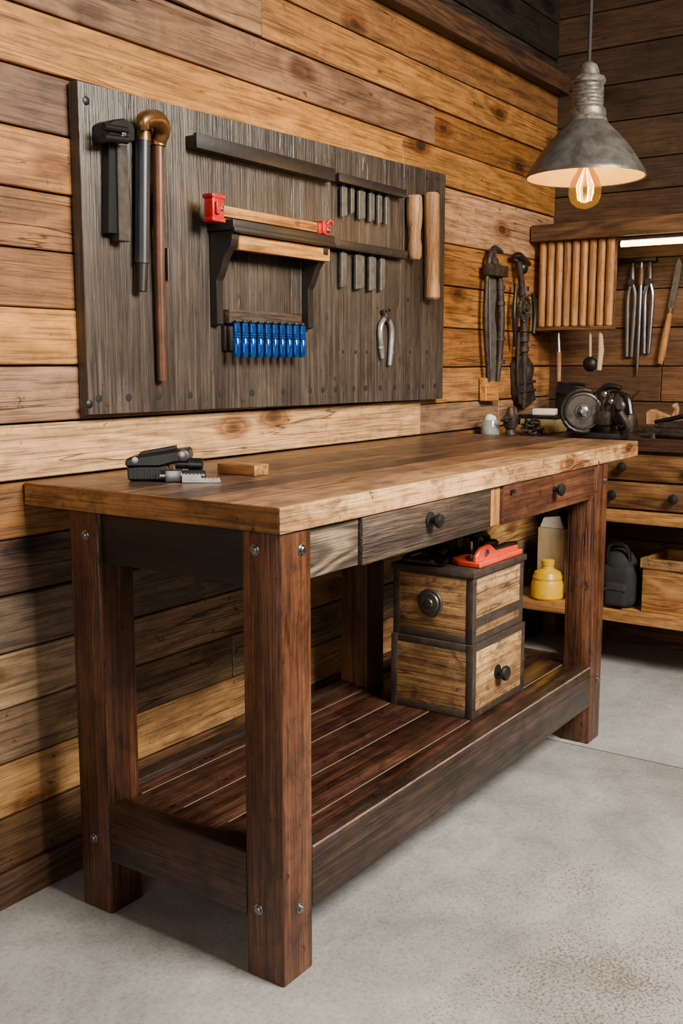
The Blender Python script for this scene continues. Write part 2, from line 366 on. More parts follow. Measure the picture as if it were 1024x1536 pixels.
g = G(); g.box(-1.6, XF+.04, -1.5, WY+.04, 2.9, 2.95, 0); struct('ceiling', g, M_DIM)
g = G(); g.box(-1.6, XF-.001, WY-.05, WY-.0005, 2.205, 2.275, .004); struct('trim_1', g, M_TRIM)
g = G(); g.box(-1.6, XF-.001, WY-.014, WY-.0005, 0, .076, .003); struct('baseboard_left', g, M_TRIM)
g = G(); g.box(XF-.014, XF-.0005, -1.5, WY-.016, 0, .08, .003); struct('baseboard_back', g, M_DIM)

# ------------------------------------------------------------------ main workbench
LX0, LX1, LW = 1.3972, 2.985, .0887
FY0, FY1, RY0, RY1 = 1.0915, 1.1802, 1.547, 1.6357
TZ0, TZ1 = .853, .90
wb = thing('workbench', 'large dark-stained workbench with thick brown top, two drawers and slatted lower shelf', 'workbench', (2.19, 1.36, 0))
g = G(); ys = [1.089, 1.20, 1.30, 1.385, 1.49, 1.62, 1.760]
tops = [(166, 123, 83), (142, 102, 68), (82, 60, 43), (114, 82, 56), (70, 53, 41), (100, 73, 53)]
for i, (a, b) in enumerate(zip(ys, ys[1:])): g.box(1.391, 3.224, a+.0002, b-.0002, TZ0, TZ1, .0012, 1, tone=jit(tops[i], .03, .04))
obj('tabletop', g, M_TOP, wb)
g = G(); g.box(1.3882, 3.2238, 1.0855, 1.0888, TZ0, TZ1-.0006, .001, 1); obj('front_edge', g, M_LIP, wb)
g = G(); g.box(1.3878, 1.3908, 1.089, 1.7598, TZ0, TZ1-.0006, .001, 1); obj('end_edge', g, M_LIPY, wb)
def leg(x0, y0, m=None):
    g = G(); g.box(x0, x0+LW, y0, y0+LW, 0, TZ0-.0005, .004, 2); return obj('leg', g, m or M_LEG, wb)
def bolt(par, p, face):
    M = T(*p) @ (RY(-90) if face == 'x' else RX(90))
    g = G(); g.lathe([(.0105, 0), (.0105, .0015), (.0098, .002), (.007, .002), (.007, .0055), (.0058, .0065), (0, .0066)], M, 14); obj('bolt', g, M_STEEL, par)
L_fl = leg(LX0, FY0); L_bl = leg(LX0, RY0); L_fr = leg(LX1-LW, FY0); L_br = leg(LX1-LW, RY0); L_mid = leg(2.368, RY0, M_MIDZ); L_mid['label'] = 'plain brown middle leg at the back'
for u, v in ((382, 825), (388, 1364)):
    y, z = on_x(u, v, LX0); bolt(L_fl, (LX0, y, z), 'x')
for u, v in ((452, 825), (450, 1362)):
    x, z = on_y(u, v, FY0); bolt(L_fl, (x, FY0, z), 'y')
for u, v in ((128, 803), (141, 1257)):
    y, z = on_x(u, v, LX0); bolt(L_bl, (LX0, y, z), 'x')
for z in (.80, .19): bolt(L_fr, (LX1-.03, FY0, z), 'y')
g = G(); g.box(LX0+.006, LX0+.034, FY1, RY0, .75, TZ0-.0005, .002); o = obj('end_apron', g, M_APRON, wb); o['label'] = 'near black end apron'
g = G(); g.box(LX1-.034, LX1-.006, FY1, RY0, .75, TZ0-.0005, .002); obj('end_apron', g, M_APRON, wb)
g = G(); g.box(LX0+LW, LX1-LW, RY0+.03, RY0+.055, .75, TZ0-.0005, .002); obj('back_apron', g, M_DARKX, wb)
g = G(); g.box(LX0+LW, 1.648, FY0+.006, FY0+.03, .757, TZ0-.0005, .002); o = obj('apron_block', g, M_GREYW, wb); o['label'] = 'grey weathered apron block beside the near leg'
g = G(); g.box(2.209, 2.268, FY0+.006, FY0+.03, .757, TZ0-.0005, .002); obj('divider', g, M_GOLDZ, wb)
g = G(); g.box(2.874, LX1-LW, FY0+.006, FY0+.03, .757, TZ0-.0005, .001); obj('divider', g, M_MIDZ, wb)
def drawer(x0, x1, mat, label):
    g = G(); g.box(x0, x1, FY0-.002, FY0+.02, .755, TZ0-.002, .003)
    g.box(x0+.02, x1-.02, FY0+.02, FY0+.38, .765, .775, 0)
    for a in (x0+.02, x1-.03): g.box(a, a+.01, FY0+.02, FY0+.38, .775, .83, 0)
    d = obj('drawer', g, mat, wb); d['label'] = label
    return d
d1 = drawer(1.652, 2.205, M_DRW1, 'left drawer with rough dark weathered front')
d2 = drawer(2.272, 2.871, M_DRW2, 'right drawer with reddish brown front')
KN = [(.006, 0), (.0055, .012), (.011, .016), (.0135, .022), (.012, .028), (.006, .031), (0, .0315)]
g = G(); g.lathe([(r*1.2, h) for r, h in KN], T(1.912, FY0-.002, .813) @ RX(90), 18); g.lathe([(.018, 0), (.018, .003), (.012, .005), (.007, .0055)], T(1.912, FY0-.002, .813) @ RX(90), 18); obj('knob', g, M_IRON, d1)
g = G(); g.lathe([(r*1.25, h) for r, h in KN], T(2.572, FY0-.002, .812) @ RX(90), 18); obj('knob', g, M_IRON, d2)
g = G(); g.lathe([(r*.45, h*.4) for r, h in KN], T(2.31, FY0-.002, .835) @ RX(90), 12); obj('screw', g, M_IRON, d2)
g = G(); g.box(LX0+LW, LX1-LW, FY0, FY0+.042, .118, .243, .004); obj('front_stretcher', g, M_DARKX, wb)
g = G(); g.tube([(LX0+LW+.002, FY0+.0022, .2405), (1.9, FY0+.0024, .2407), (2.4, FY0+.0022, .2404), (LX1-LW-.002, FY0+.0023, .2405)], .0024, 8); obj('worn_highlight_edge', g, M_WORNGLINT, wb)  # worn top edge, with its bright highlight painted as a paler strip
g = G(); g.box(LX0+LW, LX1-LW, RY1-.042, RY1, .118, .243, .004); obj('back_stretcher', g, M_DARKX, wb)
for x in (LX0, LX1-.045):
    g = G(); g.box(x, x+.045, FY1, RY0, .118, .243, .004); obj('end_stretcher', g, M_DARKY, wb)
g = G(); ys = [FY0+.043, 1.182, 1.303, 1.424, 1.545, RY1-.043]
for i, (a, b) in enumerate(zip(ys, ys[1:])):
    e = 0 if 0 < i < 4 else .045
    g.box(LX0+.046+e, LX1-.046-e, a+.0018, b-.0018, .214, .236, .0014)
obj('shelf', g, M_SHELF, wb)
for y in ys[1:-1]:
    g = G(); g.box(LX0+.092, LX1-.092, y-.0014, y+.0014, .216, .2353, .0004, 1); obj('seam_glint', g, M_SEAMGLINT, wb)  # pale strips paint the light caught on the slat edges

# ------------------------------------------------------------------ two stacked boxes
def chest(z0, z1, x0, x1, y0, y1, label, kind):
    c = thing('tool_chest', label, 'tool chest', ((x0+x1)/2, (y0+y1)/2, z0), 'old wooden tool chests under the bench')
    g = G(); g.box(x0+.002, x1-.002, y0+.002, y1-.002, z0+.002, z1-.002, .002); obj('body', g, M_BOXX, c)
    g = G(); g.box(x0+.0008, x0+.0025, y0+.012, y1-.012, z0+.012, z1-.012, .0005); obj('end_panel', g, M_BOXY, c)
    g = G(); w = .020; e = .0012
    for x in (x0, x1-w):
        for y in (y0, y1-w): g.box(x, x+w, y, y+w, z0, z1, e)
    for z in (z0, z1-w):
        for y in (y0, y1-w): g.box(x0+w, x1-w, y+.0005, y+w-.0005, z+.0003, z+w-.0003, e)
        for x in (x0, x1-w): g.box(x+.0005, x+w-.0005, y0+w, y1-w, z+.0003, z+w-.0003, e)
    if kind:
        g.box(x0+w, x1-w, y0+.0005, y0+.01, z0+.040, z0+.066, e)
        g.box(x0-.005, x1+.010, y0-.005, y1+.005, z1-.013, z1+.003, .002)
    obj('edge_trim', g, M_TRIMMET, c)
    for p in ((x0+.010, z1-.03), (x0+.010, z0+.03), (x1-.010, z1-.03), (x1-.010, z0+.03)):
        g = G(); g.lathe([(.0035, -.001), (.0035, .001), (0, .002)], T(p[0], y0, p[1]) @ RX(90), 10); obj('rivet', g, M_DSTEEL, c)
    g = G()
    if kind: g.lathe([(.037, -.003), (.037, .004), (.034, .007), (.028, .007), (.026, .010), (.012, .011), (.010, .014), (0, .0145)], T(x0+.001, (y0+y1)/2+.005, (z0+z1)/2+.002) @ RY(-90), 28)
    else: g.lathe([(.02, -.004), (.02, .002), (.008, .005), (.008, .014), (.018, .018), (.021, .024), (.018, .031), (0, .033)], T((x0+x1)/2-.01, y0+.002, (z0+z1)/2-.005) @ RX(90), 24)
    o = obj('knob', g, M_DSTEEL if kind else M_IRON, c); o['label'] = 'round flat metal plate' if kind else 'dark iron pull knob'; return c
chest(.2365, .432, 2.292, 2.604, 1.175, 1.42, 'lower old wooden chest with dark edging and iron knob on its long front', 0)
chest(.4325, .6195, 2.298, 2.598, 1.181, 1.418, 'upper old wooden chest with lid and big round plate on its end', 1)
CZ = .623
t = thing('hand_level', 'orange red plastic tool with raised ridge lying across the front of the upper chest lid', 'hand tool', (2.45, 1.24, CZ))
g = G(); g.prism([(2.345, 1.186), (2.60, 1.186), (2.60, 1.225), (2.46, 1.232), (2.44, 1.285), (2.37, 1.285), (2.345, 1.25)], 'xy', CZ, CZ+.014, .003)
g.prism([(2.35, CZ+.012), (2.60, CZ+.012), (2.60, CZ+.024), (2.47, CZ+.028), (2.43, CZ+.050), (2.38, CZ+.048), (2.35, CZ+.03)], 'xz', 1.20, 1.212, .003)
obj('body', g, M_ORANGE, t)
g = G(); g.tube([(2.46, 1.206, CZ+.032), (2.53, 1.206, CZ+.034), (2.598, 1.206, CZ+.029)], [.006, .0075, .006], 10); obj('grip', g, M_BLACK, t)
g = G(); g.lathe([(.009, 0), (.009, .004), (.005, .006), (0, .006)], T(2.405, 1.20, CZ+.032) @ RX(90), 16); obj('bolt', g, M_STEEL, t)
t = thing('ratchet', 'chrome ratchet with round heads lying at the back right of the upper chest lid', 'ratchet', (2.52, 1.30, CZ))
g = G(); g.lathe([(.03, 0), (.032, .004), (.032, .03), (.028, .036), (0, .037)], T(2.56, 1.275, CZ), 20); obj('socket_head', g, M_CHROME, t)
g = G(); g.lathe([(.02, 0), (.02, .05), (.016, .056), (0, .057)], T(2.50, 1.29, CZ), 18); obj('socket_head', g, M_CHROME, t)
g = G(); g.lathe([(.022, 0), (.022, .05), (.018, .07), (0, .072)], T(2.575, 1.335, CZ), 18); obj('socket_head', g, M_CHROME, t)
g = G(); g.tube([(2.56, 1.275, CZ+.042), (2.51, 1.27, CZ+.062), (2.465, 1.275, CZ+.055)], [.01, .008, .011], 10); obj('handle', g, M_BLACK, t)
t = thing('hand_clamp', 'small black hand clamp lying at the left end of the upper chest lid', 'clamp', (2.33, 1.34, CZ))
g = G(); g.tube([(2.315, 1.405, CZ+.013), (2.335, 1.375, CZ+.036), (2.335, 1.33, CZ+.040), (2.318, 1.295, CZ+.026), (2.312, 1.268, CZ+.013)], [.012, .014, .014, .012, .012], 10, sm=5); obj('body', g, M_BLACK, t)
g = G(); g.tube([(2.309, 1.39, CZ+.009), (2.309, 1.30, CZ+.009)], .008, 10); g.lathe([(.013, -.006), (.013, .006), (0, .007)], T(2.309, 1.30, CZ+.0135) @ RX(90), 14); obj('screw', g, M_STEEL, t)
t = thing('red_cutter', 'red handled cutter lying at the back middle of the upper chest lid', 'cutter', (2.42, 1.36, CZ))
g = G(); g.tube([(2.385, 1.37, CZ+.011), (2.43, 1.375, CZ+.014), (2.475, 1.37, CZ+.011)], [.009, .010, .009], 10); obj('handle', g, M_RED, t)
g = G(); g.tube([(2.385, 1.335, CZ+.011), (2.43, 1.345, CZ+.014), (2.475, 1.362, CZ+.011)], [.009, .010, .009], 10); obj('handle', g, M_RED, t)
g = G(); g.lathe([(.014, 0), (.014, .018), (.009, .021), (0, .021)], T(2.49, 1.367, CZ), 16); g.tube([(2.49, 1.367, CZ+.01), (2.53, 1.372, CZ+.008)], [.012, .004], 10); obj('jaws', g, M_BLACK, t)

# ------------------------------------------------------------------ tools on the bench top
Mc = T(1.598, 1.528, TZ1) @ RZ(-55.1)
def lp(u, v): return ((u-261)/707, (721-v)/707)
t = thing('bench_clamp', 'black clamp with steel toothed jaw lying on the bench top', 'clamp', (1.598, 1.528, TZ1))
g = G(); g.prism([lp(189, 700), lp(189, 688), lp(200, 684), lp(266, 674), lp(283, 672), lp(285, 690), lp(262, 694), lp(240, 700)], 'xz', -.032, .034, .005, Mc)
g.prism([lp(192, 720.4), lp(191, 699), lp(250, 694), lp(256, 704), lp(252, 720.4)], 'xz', -.026, .028, .004, Mc)
g.prism([lp(205, 684), lp(262, 675), lp(262, 669), lp(210, 678)], 'xz', -.012, .02, .002, Mc)
for k in range(6): g.box(lp(200+8*k, 0)[0]-.0022, lp(200+8*k, 0)[0]+.0022, -.0285, -.024, lp(0, 717)[1], lp(0, 703)[1], .0006, 1, Mc)
obj('body', g, M_BLACK, t)
g = G(); g.tube([(lp(242, 0)[0], -.035, .013), (lp(308, 0)[0], -.035, .014)], .0105, 12, Mc); g.box(lp(250, 0)[0], lp(274, 0)[0], -.05, -.02, .0005, .026, .003, 2, Mc)
for k in range(7): x = lp(278+4*k, 0)[0]; g.tube([(x, -.035, .0135), (x+.0025, -.035, .0135)], .0118, 12, Mc)
obj('screw_bar', g, M_STEEL, t)
g = G(); g.tube([(lp(262, 0)[0], -.01, .036), (lp(300, 0)[0], -.01, .034)], .011, 12, Mc); g.tube([(lp(282, 0)[0], -.01, .035), (lp(302, 0)[0], -.01, .034)], .0135, 14, Mc); obj('grip', g, M_BLACK, t)
g = G(); x0 = lp(276, 0)[0]; pts = [(x0, .001), (x0+.08, .001)]
for k in range(9, -1, -1): pts += [(x0+.008*k+.004, .012 if k > 4 else .02), (x0+.008*k, .0095 if k > 4 else .017)]
g.prism(pts, 'xz', -.060, -.052, .0006, Mc); obj('toothed_jaw', g, M_BRIGHT, t)
g = G(); g.lathe([(.012, -.002), (.012, .01), (.008, .012), (0, .012)], Mc @ T(lp(276, 0)[0], -.032, .056) @ RX(90), 16); obj('pivot', g, M_STEEL, t)
g = G(); g.lathe([(.007, -.002), (.007, .004), (0, .005)], Mc @ T(lp(205, 0)[0], -.032, .045) @ RX(90), 14); obj('bolt', g, M_STEEL, t)
g = G(); g.box(1.742, 1.792, 1.432, 1.54, TZ1+.0005, TZ1+.024, .002); solo('wood_block', g, M_GOLDY, 'small light wooden block lying beside the black clamp on the bench', 'wood block')

# ------------------------------------------------------------------ tool board on the wall
bx0, bx1 = 1.548, 3.122
def bz_top(x): return 1.727+(x-bx0)/(bx1-bx0)*.035
def bz_bot(x): return 1.034-(x-bx0)/(bx1-bx0)*.012
tb_ = thing('tool_board', 'big dark wooden tool board mounted on the plank wall above the bench', 'tool board', ((bx0+bx1)/2, BY, 1.022))
g = G(); x = bx0
while x < bx1-.01:
    w = random.choice((.11, .14, .16, .13)); x2 = min(x+w, bx1)
    if bx1-x2 < .05: x2 = bx1
    g.prism([(x, bz_bot(x)), (x2, bz_bot(x2)), (x2, bz_top(x2)), (x, bz_top(x))], 'xz', BY+random.uniform(0, .0008), WY-.001, .0008); x = x2
obj('panel', g, M_BOARD, tb_)
def rail(u0, v0, u1, v1, th, dep):
    xa, za = on_y(u0, v0, BY-dep); xb, zb = on_y(u1, v1, BY-dep); z = (za+zb)/2
    g = G(); g.box(xa, xb, BY-dep, BY+.001, z-th, z, .002); g.box(xa, xb, BY-dep-.006, BY-dep+.004, z-th, z+.004, .001)
    obj('rail', g, M_RAILD, tb_); return xa, xb, z-th
r1 = rail(292, 206, 500, 252, .030, .03); r2 = rail(506, 262, 607, 286, .020, .026); r3 = rail(498, 360, 609, 379, .020, .026)
for u in (148, 193, 238, 285, 332, 378, 425, 465, 484, 503, 530, 548, 570, 592, 612, 634, 652):
    x, _ = on_y(u, 592, BY); g = G(); g.lathe([(.009, 0), (.009, .001), (.005, .0016), (0, .0016)], T(x, BY+.0005, 1.068) @ RX(90), 12); obj('peg_hole', g, M_HOLE, tb_)
for u, v in ((129, 151), (655, 290), (134, 606)):
    x, z = on_y(u, v, BY); g = G(); g.lathe([(.009, 0), (.009, .002), (.005, .004), (0, .0045)], T(x, BY+.0005, z) @ RX(90), 14); obj('screw', g, M_IRON, tb_)
for v, us in ((528, (514, 533, 550, 615, 640)), (268, (640, 655)), (450, (612, 632))):
    for u in us:
        x, z = on_y(u, v, BY); g = G(); g.lathe([(.006, 0), (.006, .001), (0, .0012)], T(x, BY+.0005, z) @ RX(90), 10); obj('peg_hole', g, M_HOLE, tb_)
E = .0006
def pz(l, off): return [on_y(u, v, BY-off) for u, v in l]
def bp3(u, v, off): x, z = on_y(u, v, BY-off); return (x, BY-off, z)
t = thing('jaw_tool', 'black headed clamp with wide dull steel body, leftmost on the dark board', 'clamp', bp3(180, 365, 0))
g = G(); g.prism(pz([(153, 186), (160, 181), (178, 179), (190, 187), (193, 196), (193, 214), (165, 214), (153, 215)], .03), 'xz', BY-.05, BY-E, .003)
g.tube([bp3(155, 190, .052), bp3(190, 196, .052)], .008, 12); g.tube([bp3(155, 206, .052), bp3(190, 210, .052)], .009, 12)
obj('head', g, M_BLACK, t)
g = G(); g.prism(pz([(164, 214), (178, 216), (180, 352), (164, 350)], .025), 'xz', BY-.025, BY-E, .002); obj('spine', g, M_BLACK, t)
g = G(); g.prism(pz([(178, 216), (193, 219), (197, 363), (181, 361)], .035), 'xz', BY-.032, BY-.008, .002); obj('blade', g, M_DSTEEL, t)
g = G(); g.lathe([(.007, -.004), (.007, .003), (.004, .005), (0, .005)], T(*bp3(185, 201, .052)) @ RX(90), 14); obj('bolt', g, M_STEEL, t)
t = thing('pry_bar', 'dark blue tubular bar with brass collar hanging beside the hooked cane', 'bar', bp3(213, 437, 0))
g = G(); g.tube([bp3(214, 212, .018), bp3(213, 395, .018)], .0165, 16); obj('grip', g, M_NAVY, t)
g = G(); g.tube([bp3(214, 198, .018), bp3(214, 212, .018)], .0178, 16); obj('collar', g, M_BRASS, t)
g = G(); g.tube([bp3(213, 395, .018), bp3(212, 437, .018)], [.0135, .0125], 16); obj('tip', g, M_IRON, t)
t = thing('walking_cane', 'long brown cane with thick curved aged brass handle hanging on the dark board', 'cane', bp3(243, 572, 0))
g = G(); g.tube([bp3(215, 195, .056), bp3(214, 183, .056), bp3(222, 178, .054), bp3(236, 180, .048), bp3(243, 194, .036), bp3(237, 216, .02)], [.012, .0165, .0185, .0205, .0195, .0155], 16, sm=6); obj('handle', g, M_BRASS, t)
g = G(); g.tube([bp3(237, 211, .02), bp3(237, 219, .02)], .0175, 16); obj('collar', g, M_BRASS, t)
g = G(); g.tube([bp3(237, 214, .02), bp3(239, 400, .016), bp3(243, 571, .0125)], [.0135, .0125, .0115], 14); obj('shaft', g, M_COPPER, t)
g = G(); g.tube([bp3(251, 372, .006), bp3(252, 420, .006)], .005, 8); solo('shadow_rod', g, M_IRON, 'short thin dark rod standing in for a shadow beside the cane shaft', 'shadow rod')  # thin dark rod added in place of a shadow on the board

# small wall shelf
SX0, SX1, SY, SZ = 1.94, 2.362, 1.650, 1.484
t = thing('wall_shelf', 'small dark shelf on two curved brackets in the middle of the board', 'shelf', ((SX0+SX1)/2, BY, 1.237))
g = G(); g.box(SX0, SX1, SY, BY-E, SZ-.024, SZ, .003); g.box(SX0, SX1, SY-.004, SY+.01, SZ-.03, SZ-.018, .002); obj('shelf_board', g, M_RAILD, t)
def bracket(x0):
    y0 = BY-E; d = .074
    pts = [(y0, SZ-.0245), (y0-d, SZ-.0245), (y0-d, SZ-.045), (y0-d*.93, SZ-.062), (y0-d*.76, SZ-.074), (y0-d*.62, SZ-.09), (y0-d*.52, SZ-.11), (y0-d*.42, SZ-.128), (y0-d*.3, SZ-.14), (y0-d*.3, SZ-.245), (y0, SZ-.25)]
    g = G(); g.prism(pts, 'yz', x0, x0+.024, .002); obj('bracket', g, M_RAILD, t)
bracket(1.947); bracket(2.322)
g = G(); g.box(1.975, 2.355, SY+.012, SY+.03, SZ-.068, SZ-.031, .003); obj('front_rail', g, M_GOLDX, t)
t = thing('bar_clamp', 'wooden bar clamp with bright red jaws lying on the small shelf', 'clamp', (2.1, 1.67, SZ))
g = G(); g.box(1.90, 2.31, 1.662, 1.682, SZ+.004, SZ+.030, .004); obj('bar', g, M_GOLDX, t)
g = G(); g.box(1.878, 1.920, 1.659, 1.688, SZ-.008, SZ+.046, .004); g.box(1.875, 1.924, 1.657, 1.690, SZ+.042, SZ+.053, .003); g.box(1.876, 1.922, 1.658, 1.689, SZ-.011, SZ-.001, .002); g.box(1.884, 1.898, 1.652, 1.660, SZ+.006, SZ+.034, .002); obj('fixed_jaw', g, M_RED, t)
g = G(); g.lathe([(.006, 0), (.006, .003), (.003, .004), (0, .004)], T(1.909, 1.659, SZ+.02) @ RX(90), 12); obj('rivet', g, M_STEEL, t)
g = G(); g.box(2.296, 2.352, 1.657, 1.688, SZ+.0005, SZ+.030, .004); g.box(2.308, 2.322, 1.652, 1.692, SZ+.002, SZ+.036, .002); g.tube([(2.335, 1.66, SZ+.028), (2.345, 1.655, SZ+.040), (2.352, 1.65, SZ+.03)], .005, 8); obj('sliding_jaw', g, M_RED, t)
g = G(); g.lathe([(.008, 0), (.008, .003), (.004, .005), (0, .005)], T(2.338, 1.657, SZ+.014) @ RX(90), 12); obj('rivet', g, M_STEEL, t)

# screwdriver rack, the blue handles standing against its front
xa, za = on_y(344, 461, BY-.03); xb, zb = on_y(452, 473, BY-.03); zt = (za+zb)/2
t = thing('screwdriver_rack', 'short dark wooden rack holding the blue screwdrivers', 'rack', ((xa+xb)/2, BY, zt-.05))
g = G(); g.box(xa, xb, BY-.030, BY-E, zt-.034, zt, .002); obj('rack_block', g, M_DRW1, t)
g = G(); g.box(xa+.002, xb-.002, BY-.012, BY-E, zt-.10, zt-.0345, .001); obj('back_strip', g, M_RAILD, t)
N = 10; zr = zt-.026
def mk_driver(x):
    t = thing('screwdriver', 'blue handled screwdriver, first from left in the rack', 'screwdriver', (x, BY-.041, zr-.092), 'blue screwdrivers in the rack')
    g = G(); M = T(x, BY-.041, zr)
    pr = [(.005, -.006), (.0092, -.009), (.0095, -.020)]
    for h in (.030, .036, .042): pr += [(.0097, -h), (.0082, -h-.002), (.0082, -h-.004)]
    pr += [(.0097, -.049), (.0099, -.080), (.0082, -.0905), (0, -.092)]
    g.lathe(pr, M, 14); obj('handle', g, M_BLUE, t)
    g = G(); g.lathe([(.0035, 0), (.0065, -.0005), (.0075, -.003), (.007, -.0055), (0, -.006)], M, 12); obj('collar', g, M_NAVY, t); return t
step = (xb-xa-.024)/(N-1); d0 = mk_driver(xa+.012)
for i in range(1, N): dup(d0, (xa+.012+step*i, BY-.041, zr-.092), 'blue handled screwdriver, %s from left in the rack' % ORD[i])

def blade(u, w, v1, rz, label, grp):
    x, _ = on_y(u, v1, BY-.012); _, z1 = on_y(u, v1, BY-.012); hw = w/2
    t = thing('chisel', label, 'chisel', (x, BY-.012, z1), grp)
    g = G(); g.prism([(x-hw, rz-.008), (x+hw, rz-.008), (x+hw, z1+.008), (x-hw, z1)], 'xz', BY-.020, BY-.010, .0015); obj('blade', g, M_BLADE, t)
    g = G(); g.box(x-.005, x+.005, BY-.0175, BY-E, rz-.012, rz-.0003, .001); obj('tang', g, M_IRON, t)
A = [(514, .026, 327), (526, .016, 322), (540, .033, 331), (555, .026, 334), (567, .022, 337), (578, .018, 338)]
for i, (u, w, v) in enumerate(A): blade(u, w, v, r2[2], 'dark grey flat blade under the upper short rail, %s from left' % ORD[i], 'blades under the upper short rail')
B = [(513, .026, 432), (537, .042, 435), (556, .034, 437), (571, .024, 437)]
for i, (u, w, v) in enumerate(B): blade(u, w, v, r3[2], 'dark grey flat blade under the lower short rail, %s from left' % ORD[i], 'blades under the lower short rail')
def handle(u0, v0, u1, v1, prof, label):
    a = Vector(bp3(u0, v0, .0265)); b = Vector(bp3(u1, v1, .0265)); n = len(prof)
    g = G(); g.tube([a.lerp(b, p[0]) for p in prof], [p[1] for p in prof], 16); solo('wooden_handle', g, M_PALEZ, label, 'wooden handle')
handle(621, 293, 622, 389, [(0, .02), (.03, .0245), (.25, .0255), (.42, .024), (.55, .02), (.68, .019), (.8, .0225), (.95, .021), (1, .016)], 'short turned wooden handle with a narrowed waist at the board edge')
handle(647, 289, 648, 449, [(0, .02), (.02, .0255), (.3, .0258), (.6, .0245), (.82, .0235), (.93, .0258), (.98, .0258), (1, .02)], 'long smooth wooden handle, outermost at the right edge of the board')
t = thing('pincers', 'small bright steel pincers hanging alone low on the right of the board', 'pliers', bp3(580, 548, 0))
g = G(); g.tube([bp3(580, 474, .011), bp3(573, 483, .011), bp3(570, 496, .011), bp3(571, 520, .011), bp3(573, 537, .011)], [.006, .0078, .0085, .0082, .0066], 12, sm=4); g.tube([bp3(571, 520, .011), bp3(571, 523, .011)], .0095, 12); obj('handle', g, M_BRIGHT, t)
g = G(); g.tube([bp3(577, 474, .011), bp3(584, 483, .011), bp3(587, 498, .011), bp3(586, 525, .011), bp3(584, 548, .011)], [.006, .0078, .0088, .0085, .0066], 12, sm=4); g.tube([bp3(586, 527, .011), bp3(586, 530, .011)], .0098, 12); obj('handle', g, M_BRIGHT, t)
g = G(); x, y, z = bp3(579, 476, .011); g.lathe([(.0145, -.010), (.0145, .006), (.009, .009), (0, .009)], T(x, y, z) @ RX(90), 16); g.tube([bp3(577, 472, .011), bp3(574, 466, .011), bp3(579, 463, .011)], [.007, .006, .003], 8); g.tube([bp3(581, 472, .011), bp3(586, 467, .011), bp3(582, 463, .011)], [.007, .006, .003], 8); obj('jaws', g, M_DSTEEL, t)

# ------------------------------------------------------------------ pendant lamp
LXp, LYp = 2.815, 1.126
t = thing('pendant_lamp', 'aged grey metal pendant lamp with glowing filament bulb over the bench', 'lamp', (LXp, LYp, 1.567)); Ml = T(LXp, LYp, 0)
g = G(); g.tube([(LXp, LYp, 1.948), (LXp, LYp, 2.88)], .005, 8); obj('cord', g, M_CORD, t)
g = G(); g.lathe([(.012, 2.865), (.045, 2.875), (.05, 2.8995), (0, 2.8995)], Ml); obj('ceiling_rose', g, M_SHADE, t)
pr = [(0, 1.951), (.012, 1.951), (.022, 1.944), (.027, 1.930), (.030, 1.917), (.043, 1.911), (.0465, 1.903), (.045, 1.896), (.040, 1.891)]
z = 1.886
while z > 1.838: pr += [(.0405, z), (.0425, z-.004), (.0405, z-.008)]; z -= .0095
pr += [(.043, 1.832), (.048, 1.828), (.050, 1.815), (.048, 1.808), (.052, 1.802), (.054, 1.795), (0, 1.795)]
g = G(); g.lathe(pr, Ml, 36); obj('socket_housing', g, M_ZINC, t)
so = [(.054, 1.795), (.064, 1.783), (.080, 1.767), (.098, 1.748), (.118, 1.724), (.136, 1.698), (.150, 1.676), (.159, 1.661), (.163, 1.654), (.163, 1.648)]
g = G(); g.lathe(so+[(r-.003, z-.0025) for r, z in reversed(so[:-1])], Ml, 48)
obj('shade', g, M_SHADE, t)
li = [(r-.0035, z-.003) for r, z in so[:-1]]
g = G(); g.lathe([(.02, 1.788)]+li+[(r-.001, z-.001) for r, z in reversed(li)]+[(.02, 1.786)], Ml, 48); obj('shade_lining', g, M_ENAMEL, t)
g = G(); g.lathe([(0, 1.787), (.019, 1.787), (.019, 1.71), (.016, 1.70), (0, 1.70)], Ml, 20); obj('bulb_socket', g, M_BRASS, t)
g = G(); g.lathe([(.0145, 1.70), (.0155, 1.688), (.022, 1.670), (.036, 1.648), (.044, 1.622), (.044, 1.602), (.037, 1.583), (.022, 1.571), (.01, 1.5675), (0, 1.567)], Ml, 28); bu = obj('bulb', g, M_BULB, t)
for k in range(6):
    a = k*PI/3; c_, s_ = math.cos(a), math.sin(a)
    g = G(); g.tube([(LXp+.005*c_, LYp+.005*s_, 1.675), (LXp+.024*c_, LYp+.024*s_, 1.628), (LXp+.018*c_, LYp+.018*s_, 1.588)], .0012, 6); obj('filament', g, M_FIL, bu)

# ------------------------------------------------------------------ second bench at the far wall
WZ = .875
b2 = thing('workbench', 'second workbench against the far wall with wooden drawers and open shelves', 'workbench', (3.88, 1.0, 0))
g = G(); g.prism([(3.65, .45), (XF-.015, .45), (XF-.015, WY-.016), (3.30, WY-.016), (3.30, 1.42), (3.65, 1.42)], 'xy', WZ-.045, WZ, .003); obj('worktop', g, M_DARKY, b2)
g = G(); g.box(3.69, XF-.02, .5, 1.40, .612, WZ-.0455, .002); obj('carcass', g, M_CABY, b2)
for z0, z1 in ((.722, .818), (.618, .714)):
    g = G(); g.box(3.668, 3.69, .52, 1.39, z0, z1, .004); d = obj('drawer', g, M_CABY, b2)
    for y in (1.285 if z0 > .7 else 1.318, 1.095 if z0 < .7 else 1.04, .75):
        g = G(); g.lathe([(r*1.35, h*1.1) for r, h in KN], T(3.668, y, (z0+z1)/2) @ RY(-90), 18); obj('knob', g, M_IRON, d)
g = G(); g.box(3.655, XF-.02, .48, 1.42, .566, .611, .003); obj('middle_shelf', g, M_GOLDY, b2)
